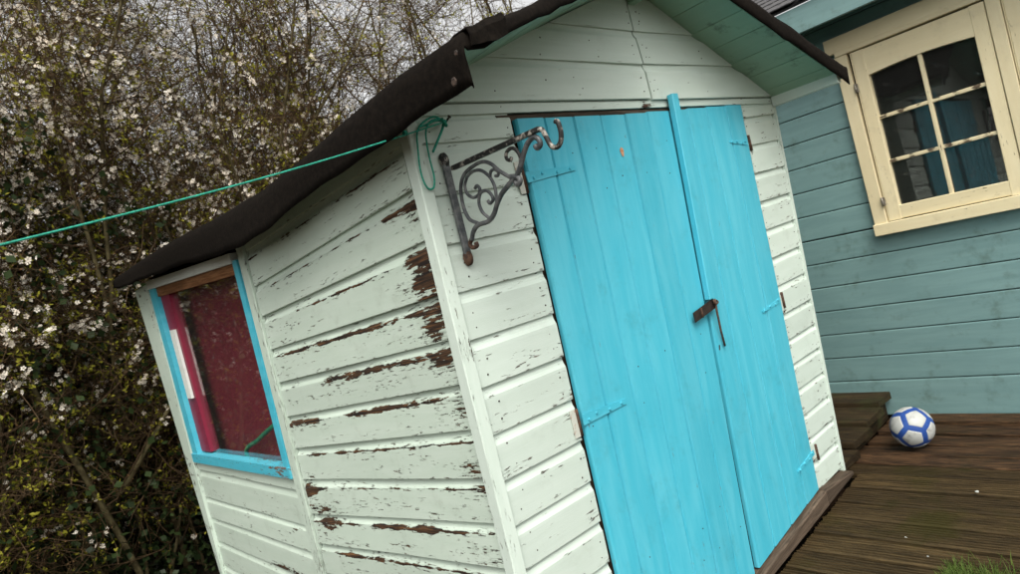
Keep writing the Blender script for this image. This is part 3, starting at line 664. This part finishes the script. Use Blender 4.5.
q = mid*(1-.14)+far_*.14; lines.append(([q+np.array([.006*math.sin(t*3), .005*math.cos(t*2.3), .005*math.sin(t*2+1)]) for t in np.linspace(0, 6, 12)], .003))
tag(tubes('washing_line', lines, TWINE, None, 6), 'bright green twine knotted to a nail and stretched left past the hedge', 'twine')

# ------------------------------------------------------------------ summerhouse
XB = 3.938
sh = empty('summerhouse', (4.9, 1.2, 0), 'teal clapboard summerhouse with cream framed windows behind the shed', 'summerhouse')
bn = (-1, 0, 0)
WY0, WY1, WZ0, WZ1 = -.30, 1.455, 1.00, 1.985      # window opening
front = quadprism('wall', [(XB+.022, 4.6, -.3), (XB+.022, -1.5, -.3), (XB+.022, -1.5, 1.02), (XB+.022, 4.6, 1.02)], bn, .03, DARKW, sh)
quadprism('wall_lining', [(XB+.022, 4.6, 1.02), (XB+.022, 1.45, 1.02), (XB+.022, 1.45, 2.3), (XB+.022, 4.6, 2.3)], bn, .03, DARKW, sh)
quadprism('wall_lining', [(XB+.022, 1.45, 1.98), (XB+.022, -1.5, 1.98), (XB+.022, -1.5, 2.3), (XB+.022, 1.45, 2.3)], bn, .03, DARKW, sh)
quadprism('wall_lining', [(XB+.022, -.30, 1.02), (XB+.022, -1.5, 1.02), (XB+.022, -1.5, 1.98), (XB+.022, -.30, 1.98)], bn, .03, DARKW, sh)
PROF_OLD = PROF
PROF = [(0, -.014), (0, -.003), (.02, -.0005), (.04, 0), (.5, 0), (.96, 0), (.985, -.001), (1.0, -.004), (1.0, -.014)]
for i in range(16):
    b = .052+.1395*i; a = b+.1395-.004
    def tw(u, v, i=i): return -.02+.34*boxs(u, .05, .9, .1)*(gauss(v, .45, .03) if i in (0, 1, 2) else 0)+.05*math.sin(u*31+i*2)+.08*(1 if i < 3 else 0)*gauss(v, .5, .2)
    segs = [(4.6, -1.5)] if a < 1.05 or b > 2.0 else [(4.6, 1.45)]
    if i == 0: b = -.01
    if i == 15: a = 2.29
    for y0, y1 in segs:
        shiplap(front, (XB, y0, b), (XB, y0, a), (XB, y1, b+.006), (XB, y1, a+.006), bn, TEAL, 80, tw, jit=.0015)
    if len(segs) == 1 and segs[0][1] > 1: shiplap(front, (XB, -.31, b), (XB, -.31, a), (XB, -1.5, b), (XB, -1.5, a), bn, TEAL, 20)
PROF = PROF_OLD
# window
wn = bar('window', (XB-.012, 1.470, 1.975), (XB-.012, -.36, 1.985), (0, 0, 1), (1, 0, 0), .03, .06, CREAM, sh, 40)
XT = XB-.022
bar('head_trim', (XT-.006, 1.512, 2.022), (XT-.006, -.40, 2.03), (0, 0, 1), (1, 0, 0), .082, .030, CREAM, wn, 50, wear=lambda u, v: .04)
bar('jamb', (XT, 1.438, .985), (XT, 1.448, 1.958), (0, 1, 0), (1, 0, 0), .066, .030, CREAM, wn, 30, wear=lambda u, v: .05)
bar('sill', (XT-.008, 1.474, 1.018), (XT-.008, -.36, 1.026), (0, 0, 1), (1, 0, 0), .062, .044, CREAM, wn, 50, wear=lambda u, v: .06+.2*gauss(v, .1, .02))
def casement(y0, y1, n):
    """casement with left edge y0 and right edge y1 (y0 > y1)"""
    z0, z1 = 1.053, 1.955; st = .062; xc = XB-.010; t = .036
    cs = bar('casement', (xc, y0-.003, z0), (xc, y0-.003, z1), (0, 1, 0), (1, 0, 0), .006, t, CREAM, wn)
    wr = lambda u, v: .12+.12*gauss(v, .06, .02)
    bar('stile', (xc-.002, y0-.006-st/2, z0), (xc-.002, y0-.006-st/2, z1), (0, 1, 0), (1, 0, 0), st, t, CREAM, cs, 30, wear=wr)
    bar('stile', (xc-.002, y1+st/2, z0), (xc-.002, y1+st/2, z1), (0, 1, 0), (1, 0, 0), st, t, CREAM, cs, 30, wear=wr)
    ga, gb = y0-.006-st, y1+st
    bar('bottom_rail', (xc-.001, ga+.001, z0+.037), (xc-.001, gb-.001, z0+.037), (0, 0, 1), (1, 0, 0), .070, t, CREAM, cs, 20, wear=wr)
    # top rail with a shallow arch below
    V = []; m_ = 14
    for i in range(m_+1):
        q = i/m_; y = ga+.002+(gb-ga-.004)*q; zb = 1.816+.014*math.sin(q*math.pi)
        for x_ in (xc-.018, xc+.018): V += [(x_, y, zb), (x_, y, z1-.002)]
    Fs = []
    for i in range(m_):
        o = i*4; Fs += [(o, o+1, o+5, o+4), (o+2, o+6, o+7, o+3), (o, o+4, o+6, o+2), (o+1, o+3, o+7, o+5)]
    mesh('top_rail', V, Fs, CREAM, cs, np.array([(p[1]+3, p[2]) for p in V]))
    gz0, gz1 = z0+.072, 1.845; mw = .019
    wm = lambda u, v: .46+.16*math.sin(u*17)
    nv, nh = 1, 2
    ym = (ga+gb)/2
    bar('glazing_bar', (xc, ym, gz0), (xc, ym, gz1-.008), (0, 1, 0), (1, 0, 0), mw, .022, CREAM, cs, 24, wear=lambda u, v: .26+.1*math.sin(u*23))
    for j in (1, 2):
        z = gz0+(1.822-gz0)*j/3
        for (a, b) in ((ga, ym+mw/2), (ym-mw/2, gb)): bar('glazing_bar', (xc+.001, a, z), (xc+.001, b, z), (0, 0, 1), (1, 0, 0), mw, .020, CREAM, cs, 16, wear=wm)
    for j in range(3):
        za, zb = gz0+(1.822-gz0)*j/3, gz0+(1.822-gz0)*(j+1)/3+(.02 if j == 2 else 0)
        for (a, b) in ((ga+.004, ym), (ym, gb-.004)):
            tl = random.uniform(-.0012, .0012); t2 = random.uniform(-.001, .001)
            quadprism('pane', [(XB-.004+tl, a, za), (XB-.004-tl, b, za), (XB-.004-tl+t2, b, zb), (XB-.004+tl+t2, a, zb)], bn, .003, GLASS_B, cs)
    return cs
c1 = casement(1.402, .795, 0)
bar('mullion', (XT+.002, .763, 1.05), (XT+.002, .763, 1.958), (0, 1, 0), (1, 0, 0), .056, .032, CREAM, wn, 20)
casement(.732, .20, 1)
bar('mullion', (XT+.002, .165, 1.05), (XT+.002, .165, 1.958), (0, 1, 0), (1, 0, 0), .056, .032, CREAM, wn, 20)
casement(.135, -.30, 2)
for z in (1.77, 1.16):
    bar('hinge', (XT-.018, 1.401, z-.022), (XT-.018, 1.401, z+.022), (0, 1, 0), (1, 0, 0), .018, .006, STEEL, c1)
    tubes('hinge_knuckle', [([(XT-.023, 1.404, z-.024), (XT-.023, 1.404, z+.024)], .0055)], STEEL, c1, 8)
# dark room
V = [(XB+.05, -1.5, -.1), (XB+2.4, -1.5, -.1), (XB+2.4, 4.6, -.1), (XB+.05, 4.6, -.1), (XB+.05, -1.5, 2.3), (XB+2.4, -1.5, 2.3), (XB+2.4, 4.6, 2.3), (XB+.05, 4.6, 2.3)]
mesh('room', V, [(0, 1, 2, 3), (4, 7, 6, 5), (0, 4, 5, 1), (1, 5, 6, 2), (2, 6, 7, 3)], INTERIOR, sh)
# eave: fascia, soffit and slates
rb = bar('roof', (3.705, 4.8, 2.178), (3.705, -1.8, 2.178), (0, 0, 1), (1, 0, 0), .135, .022, TEAL, sh, 40)
quadprism('soffit', [(3.716, 4.8, 2.185), (XB+.0, 4.8, 2.20), (XB+.0, -1.8, 2.20), (3.716, -1.8, 2.185)], (0, 0, -1), .012, TEAL, rb)
V = [(3.70, 4.85, 2.262), (3.70, -1.85, 2.262), (6.4, -1.85, 3.5), (6.4, 4.85, 3.5)]
quadprism('roof_deck', V, np.cross((0, -1, 0), (.909, 0, .417)), .012, SHINGLE, rb)
sv = np.array([.909, 0, .417]); nv_ = np.array([-.417, 0, .909])
for row in range(7):
    for kx in range(28):
        y0 = 4.0-kx*.19-(.095 if row % 2 else 0)-.003; P0 = np.array([3.672, y0, 2.268])+sv*.13*row+nv_*(.006*1)
        Q = [P0, P0+np.array([0, -.184, 0]), P0+np.array([0, -.184, 0])+sv*.17-nv_*.006, P0+sv*.17-nv_*.006]
        quadprism('slate', Q, nv_, .005, SHINGLE, rb)

# ------------------------------------------------------------------ football
bpz = onZ(912, 449, deck_z(3.4)+.012); BR = .096
bc = np.array([bpz[0]+.05, bpz[1]+.02, deck_z(3.4)+BR+.010])
d_ = ray(912, 427); d_ /= np.linalg.norm(d_); bc = CAM+d_*(( (deck_z(3.4)+BR+.002)-CAM[2])/d_[2])
ball = empty('football', bc-np.array([0, 0, BR]), 'silver football with blue seams on the deck against the teal wall', 'football')
phi = (1+5**.5)/2
ico = np.array([(0, a, b*phi) for a in (1, -1) for b in (1, -1)]+[(a, b*phi, 0) for a in (1, -1) for b in (1, -1)]+[(b*phi, 0, a) for a in (1, -1) for b in (1, -1)], float)
ico /= np.linalg.norm(ico, axis=1)[:, None]
from mathutils import Euler
Re = np.array(Euler((.35, .2, .5)).to_matrix()); ico = ico@Re.T
V, Fs = [], []
for i in range(19):
    th = math.pi*i/18
    for j in range(36): V.append(bc+BR*.985*np.array([math.sin(th)*math.cos(j*math.pi/18), math.sin(th)*math.sin(j*math.pi/18), math.cos(th)]))
for i in range(18):
    for j in range(36): Fs.append((i*36+j, (i+1)*36+j, (i+1)*36+(j+1) % 36, i*36+(j+1) % 36))
mesh('seam', V, Fs, BALLBLUE, ball, smooth=True)
for c in ico:
    dots = ico@c; nb = [q for q, d in zip(ico, dots) if .3 < d < .6]
    e1 = np.cross(c, (0.3, .5, .8)); e1 /= np.linalg.norm(e1); e2 = np.cross(c, e1)
    nb.sort(key=lambda q: math.atan2(q@e2, q@e1))
    cor = []
    for i in range(5):
        q = c+nb[i]+nb[(i+1) % 5]; q /= np.linalg.norm(q); cor.append(q)
    V = [bc+c*BR]; rings = [.25, .5, .66, .73, .77]; m_ = 20
    for ri, r in enumerate(rings):
        for i in range(m_):
            a = i/m_*5; k0 = int(a) % 5; fr = a-int(a); e = cor[k0]*(1-fr)+cor[(k0+1) % 5]*fr
            # round the pentagon's corners a little
            p = c*(1-r)+e*r; p /= np.linalg.norm(p); hgt = BR*(1.0 if ri < 3 else (.997 if ri == 3 else .985)); V.append(bc+p*hgt)
    Fs = [(0, 1+i, 1+(i+1) % m_) for i in range(m_)]+[(1+a*m_+i, 1+(a+1)*m_+i, 1+(a+1)*m_+(i+1) % m_, 1+a*m_+(i+1) % m_) for a in range(4) for i in range(m_)]
    mesh('panel', V, Fs, BALLSILVER, ball, smooth=True)

# ------------------------------------------------------------------ paint flakes on the deck
FW = simple('white_flake', (.36, .37, .34), (.46, .46, .43), 30); FB = simple('blue_flake', (.05, .38, .55), (.08, .45, .6), 30)
def flake(px, py, mat, r, label, group):
    p = onZ(px, py, -.03); p = onZ(px, py, deck_z(p[0])+.003); V = []
    for z in (0, .003):
        for i in range(7): a = i*.8976+random.uniform(-.2, .2); rr = r*random.uniform(.6, 1.2); V.append(p+np.array([rr*math.cos(a), rr*math.sin(a), z+random.uniform(0, .002)]))
    o = mesh('paint_flake', V, [tuple(7+i for i in range(7))]+[(i, (i+1) % 7, 7+(i+1) % 7, 7+i) for i in range(7)], mat); tag(o, label, 'flake', group)
for q, lb_ in (((802, 561), 'tiny blue paint flake by the shed sill, middle of the three'), ((804, 567), 'tiny blue paint flake by the shed sill, nearest the bottom edge'), ((801, 555), 'tiny blue paint flake by the shed sill, farthest from the bottom edge')): flake(*q, FB, .006, lb_, 'blue paint flakes')
flake(977, 492, FW, .007, 'white flake on the decking to the right below the ball', None)
flake(906, 538, FW, .005, 'white flake on the middle of the grooved decking', None); flake(928, 557, FW, .004, 'white flake on the decking just left of the grass', None)

# ------------------------------------------------------------------ grass at the edge of the deck
V, Fs, T = [], [], []
for _ in range(3800):
    y = .94-.42*rng.random()**1.3; x = 2.395+rng.normal()*.05+(.90-y)*.22*rng.random()-.12*rng.random()
    z0 = deck_z(x)-.02; h = rng.uniform(.025, .068); a = rng.uniform(0, 6.28); ln_ = rng.uniform(.2, .9)*h; wd = .0018
    dx, dy = math.cos(a), math.sin(a); o = len(V); tt = rng.random()
    for q in (0, .4, .75): 
        for s_ in (-1, 1): V.append((x+dx*ln_*q*q-dy*wd*s_*(1-q*.6), y+dy*ln_*q*q+dx*wd*s_*(1-q*.6), z0+h*q)); T.append(tt)
    V.append((x+dx*ln_, y+dy*ln_, z0+h)); T.append(tt)
    Fs += [(o, o+1, o+3, o+2), (o+2, o+3, o+5, o+4), (o+4, o+5, o+6)]
tag(mesh('grass', V, Fs, GRASSM, attr=T), 'tuft of short green grass growing up beside the deck boards', 'grass', kind='stuff')

# ------------------------------------------------------------------ blossom hedge
def lines_mesh(name, groups, mat, parent, k=4):
    """groups: list of (P[n,m,3], r[n,m], tint[n]) -> one mesh of n tubes each"""
    Vs, Fs, Ts, off = [], [], [], 0
    for P, R_, T_ in groups:
        n, m, _ = P.shape
        if n == 0: continue
        t = np.gradient(P, axis=1); t /= np.linalg.norm(t, axis=2, keepdims=True)+1e-9
        ref = np.array([.33, .21, .92]); a = np.cross(t, ref); a /= np.linalg.norm(a, axis=2, keepdims=True)+1e-9; b = np.cross(t, a)
        ang = np.arange(k)*2*np.pi/k
        V = P[:, :, None, :]+R_[:, :, None, None]*(np.cos(ang)[None, None, :, None]*a[:, :, None, :]+np.sin(ang)[None, None, :, None]*b[:, :, None, :])
        idx = off+np.arange(n*m*k).reshape(n, m, k)
        f = np.stack([idx[:, :-1, :], np.roll(idx, -1, 2)[:, :-1, :], np.roll(idx, -1, 2)[:, 1:, :], idx[:, 1:, :]], -1).reshape(-1, 4)
        Vs.append(V.reshape(-1, 3)); Fs.append(f); Ts.append(np.repeat(T_, m*k)); off += n*m*k
    return mesh(name, np.concatenate(Vs), np.concatenate(Fs), mat, parent, attr=np.concatenate(Ts), smooth=True)
def unit(v): return v/(np.linalg.norm(v, axis=-1, keepdims=True)+1e-9)
def grow(base, dirs, length, m, wander, droop=0.):
    n = len(base); P = np.zeros((n, m, 3)); P[:, 0] = base; d = unit(dirs); st = (length/(m-1))[:, None]
    for i in range(1, m):
        d = unit(d+rng.normal(size=(n, 3))*wander+np.array([0, 0, droop])); P[:, i] = P[:, i-1]+d*st
    return P
def keep(P):                                       # nothing grows through the shed
    ins = (P[..., 0] > .66) & (P[..., 0] < 3.6) & (P[..., 1] < 4.78) & (P[..., 2] < 2.6)
    return ~(ins | (P[..., 1] < 4.12-.25*np.clip(P[..., 2]-2, 0, 1))).any(1)
def pick(P, R_, n, lo=.25):
    i = rng.integers(0, P.shape[0], n); q = rng.uniform(lo, .999, n)*(P.shape[1]-1); a = q.astype(int); f = (q-a)[:, None]
    pos = P[i, a]*(1-f)+P[i, a+1]*f; tan = unit(P[i, a+1]-P[i, a]); return pos, tan, R_[i, a]
def leaves(name, pos, size, mat, parent, aspect=.45, up=.3, cup=.25):
    n = len(pos); d = unit(rng.normal(size=(n, 3))+np.array([0, 0, up])); s = unit(np.cross(d, rng.normal(size=(n, 3)))); nn = np.cross(d, s)
    L = (size*rng.uniform(.6, 1.3, n))[:, None]; W = L*aspect
    V = np.stack([pos, pos+d*L*.5+s*W*.5+nn*L*cup*.4, pos+d*L, pos+d*L*.5-s*W*.5+nn*L*cup*.4], 1).reshape(-1, 3)
    i = np.arange(n)[:, None]*4; F = np.concatenate([i+np.array([[0, 1, 2]]), i+np.array([[0, 2, 3]])])
    return tag(mesh(name, V, F, mat, parent, attr=np.repeat(rng.random(n), 4)), kind='stuff')
def blossoms(name, pos, face, rad, mat, parent):
    n = len(pos); c = unit(face+rng.normal(size=(n, 3))*.8); a = unit(np.cross(c, rng.normal(size=(n, 3)))); b = np.cross(c, a)
    r = (rad*rng.uniform(.7, 1.2, n))[:, None]; Vs = []
    for k_ in range(5):
        an = 2*math.pi*k_/5+rng.normal(size=(n, 1))*.12
        f = lambda rr, da, h: pos+r*(rr*(np.cos(an+da)*a+np.sin(an+da)*b)+h*c)
        Vs += [f(.08, 0, 0), f(.72, -.52, .22), f(1.0, 0, .30), f(.72, .52, .22)]
    V = np.stack(Vs, 1).reshape(-1, 3); i = (np.arange(n*5)*4)[:, None]; F = np.concatenate([i+np.array([[0, 1, 2]]), i+np.array([[0, 2, 3]])])
    return tag(mesh(name, V, F, mat, parent, attr=np.repeat(rng.random(n), 20)), kind='stuff')
def shrub(loc, label, height, spread, nstem, nbr, ntw, nbl, nlf, nbud, tone=.5, stem_r=.02, lean=(0, 0), blo=(0., 9.), rad=.0135, face=(-.2, -1, .15), name='blossom_shrub', leafsize=.027):
    loc = np.array(loc, float); s = empty(name, loc, label, 'shrub', 'tangled blossom hedge behind the shed')
    base = loc+np.stack([rng.normal(size=nstem)*spread*.28, rng.normal(size=nstem)*spread*.22, np.zeros(nstem)], 1)
    dirs = np.stack([rng.normal(size=nstem)*.28+lean[0], rng.normal(size=nstem)*.22+lean[1], np.ones(nstem)], 1)
    SP = grow(base, dirs, height*rng.uniform(.6, 1.12, nstem), 12, .13, .03)
    ok = keep(SP); ok[np.argmax(SP[:, :, 1].min(1))] |= not ok.any(); SP = SP[ok]; nstem = len(SP)
    SR = np.linspace(1, .25, 12)[None]*(stem_r*rng.uniform(.5, 1.2, nstem))[:, None]
    lines_mesh('stem', [(SP, SR, np.zeros(nstem))], BARK, s, 6)
    p, t, r = pick(SP, SR, nbr, .12)
    BP = grow(p, unit(rng.normal(size=(nbr, 3)))*np.array([1, 1, .8])+np.array([0, 0, .35]), rng.uniform(.4, 1.25, nbr)*spread*.8, 9, .22, .0)
    BR_ = np.linspace(1, .35, 9)[None]*np.minimum(r*.5, rng.uniform(.003, .007, nbr))[:, None]
    ok = keep(BP); BP, BR_ = BP[ok], BR_[ok]; nbr = len(BP)
    p, t, r = pick(BP, BR_, ntw, .1)
    TP = grow(p, t*.6+rng.normal(size=(ntw, 3))*.7, rng.uniform(.10, .42, ntw), 4, .28, .02)
    ok = keep(TP); TP = TP[ok]; ntw = len(TP)
    TR = np.linspace(1, .5, 4)[None]*rng.uniform(.0014, .0032, ntw)[:, None]
    lines_mesh('twig', [(BP, BR_, rng.uniform(0, .6, nbr)), (TP, TR, np.clip(rng.normal(size=ntw)*.25+tone, 0, 1))], TWIGM, s, 3)['kind'] = 'stuff'
    if nbl:
        nc = nbl//4; sub = TP[rng.random(ntw) < .4]; p, t, r = pick(sub, np.full(sub.shape[:2], .002), int(nc*1.7), .1); ok = rng.random(len(p)) < np.clip((p[:, 2]-.6)/1.6, .07, 1.)
        p = p[ok][:nc]; p = np.repeat(p, 4, 0)+rng.normal(size=(len(p)*4, 3))*.019
        blossoms('blossom', p, np.tile(np.array(face, float), (len(p), 1)), rad, PETAL, s)
    if nbud:
        p, t, r = pick(TP, TR, nbud, .2); leaves('bud', p+rng.normal(size=p.shape)*.012, .014, COPPER, s, .6)
    if nlf:
        nc = nlf//4; p, t, r = pick(TP, TR, nc, .2); p = np.repeat(p, 4, 0)+rng.normal(size=(nc*4, 3))*.011
        leaves('leaf', p, leafsize, SPRING, s, .5)
    return s
# front of the hedge from the left edge of the view to the back of the shed
shrub((-.75, 4.9, -.3), 'white-blossomed hedge shrub at the far left edge of the hedge', 4.6, 1.0, 12, 360, 3600, 5000, 11000, 3000, .45, rad=.015)
shrub((.05, 5.0, -.3), 'densely flowering hedge shrub at the left above the green twine', 5.0, 1.0, 20, 1000, 12500, 15000, 34000, 12000, .5, rad=.015)
shrub((.85, 5.35, -.3), 'flowering hedge shrub with sky gaps just left of the window corner of the shed', 5.2, 1.0, 20, 1000, 12500, 15000, 32000, 12000, .5, rad=.015)
shrub((1.75, 5.7, -.3), 'blossom-dotted hedge shrub rising behind the far end of the shed roof', 5.4, 1.0, 18, 960, 11500, 9500, 24000, 12000, .55, rad=.015)
shrub((2.75, 6.0, -.3), 'brown twiggy shrub with mossy trunks behind the middle of the shed roof', 5.4, 1.1, 15, 800, 10000, 1800, 13000, 9000, .6, .035, rad=.014)
shrub((3.9, 6.0, -.3), 'bare tangled brown shrub with green shoots behind the folded roof corner', 5.4, 1.1, 15, 800, 10000, 300, 14000, 7000, .55, .028, rad=.014)
shrub((5.0, 5.4, -.3), 'twiggy shrub with yellow-green shoots beside the roof ridge', 5.0, 1.1, 12, 560, 7000, 60, 9000, 3000, .5, .025, rad=.014)
# a second row, bare and brown
for (x_, y_), lb in (((-.2, 6.3), 'bare brown thicket behind the far left blossom'), ((1.0, 6.7), 'bare brown thicket behind the blossom left of the shed window'), ((2.2, 7.1), 'bare brown thicket behind the far end of the shed roof'),
                     ((3.5, 7.3), 'bare brown thicket behind the middle of the shed roof'), ((4.8, 7.0), 'bare brown thicket behind the folded corner of the felt'), ((6.0, 6.0), 'bare brown thicket behind the roof ridge')):
    shrub((x_, y_, -.3), lb, 6.0, 1.25, 15, 700, 4800, 0, 4000, 6000, .6, .03, name='thicket')
# ivy backing added with dark leaves, standing in for shade inside the hedge
def ivy(loc, label, size, n, leaf=.05):
    loc = np.array(loc, float); s = empty('ivy_bush', loc, label, 'bush', 'shade-dark ivy backing inside the hedge')
    nb = 50; base = loc+rng.normal(size=(nb, 3))*np.array([size[0]*.35, size[1]*.3, 0])
    BP = grow(base, np.stack([rng.normal(size=nb)*.4, rng.normal(size=nb)*.3, np.ones(nb)], 1), size[2]*rng.uniform(.5, 1.0, nb), 10, .2); BR_ = np.full((nb, 10), .006)
    ok = keep(BP); BP, BR_ = BP[ok], BR_[ok]; nb = len(BP)
    lines_mesh('stem', [(BP, BR_, np.zeros(nb))], TWIGM, s, 4)
    ncl = n//7; q = rng.normal(size=(ncl, 3))*np.array([size[0]*.42, size[1]*.40, 0]); q[:, 2] = size[2]*rng.random(ncl)**1.15*(1-.25*(q[:, 0]/size[0])**2)
    p = loc+np.repeat(q, 7, 0)+rng.normal(size=(ncl*7, 3))*.05
    p = p[keep(p[:, None, :])]
    leaves('leaf', p, leaf, IVY, s, .8, -.2, .15); return s
ivy((-.6, 5.2, -.3), 'ivy backing with shade-dark leaves behind the far left blossom', (1.2, .8, 3.6), 15000)
ivy((.35, 5.5, -.3), 'ivy backing with shade-dark leaves low behind the left-hand blossom', (1.2, .8, 3.4), 18000)
ivy((1.3, 6.0, -.3), 'ivy backing with shade-dark leaves behind the window end of the shed', (1.2, .8, 2.6), 13000)
ivy((2.6, 7.0, -.3), 'ivy backing with shade-dark leaves behind the brown twiggy shrub', (1.6, .9, 3.4), 12000)
ivy((4.2, 7.0, -.3), 'ivy backing with shade-dark leaves behind the folded roof corner', (1.6, .9, 3.5), 12000)
ivy((5.8, 6.2, -.3), 'ivy backing with shade-dark leaves behind the roof ridge', (1.6, .9, 3.4), 10000)
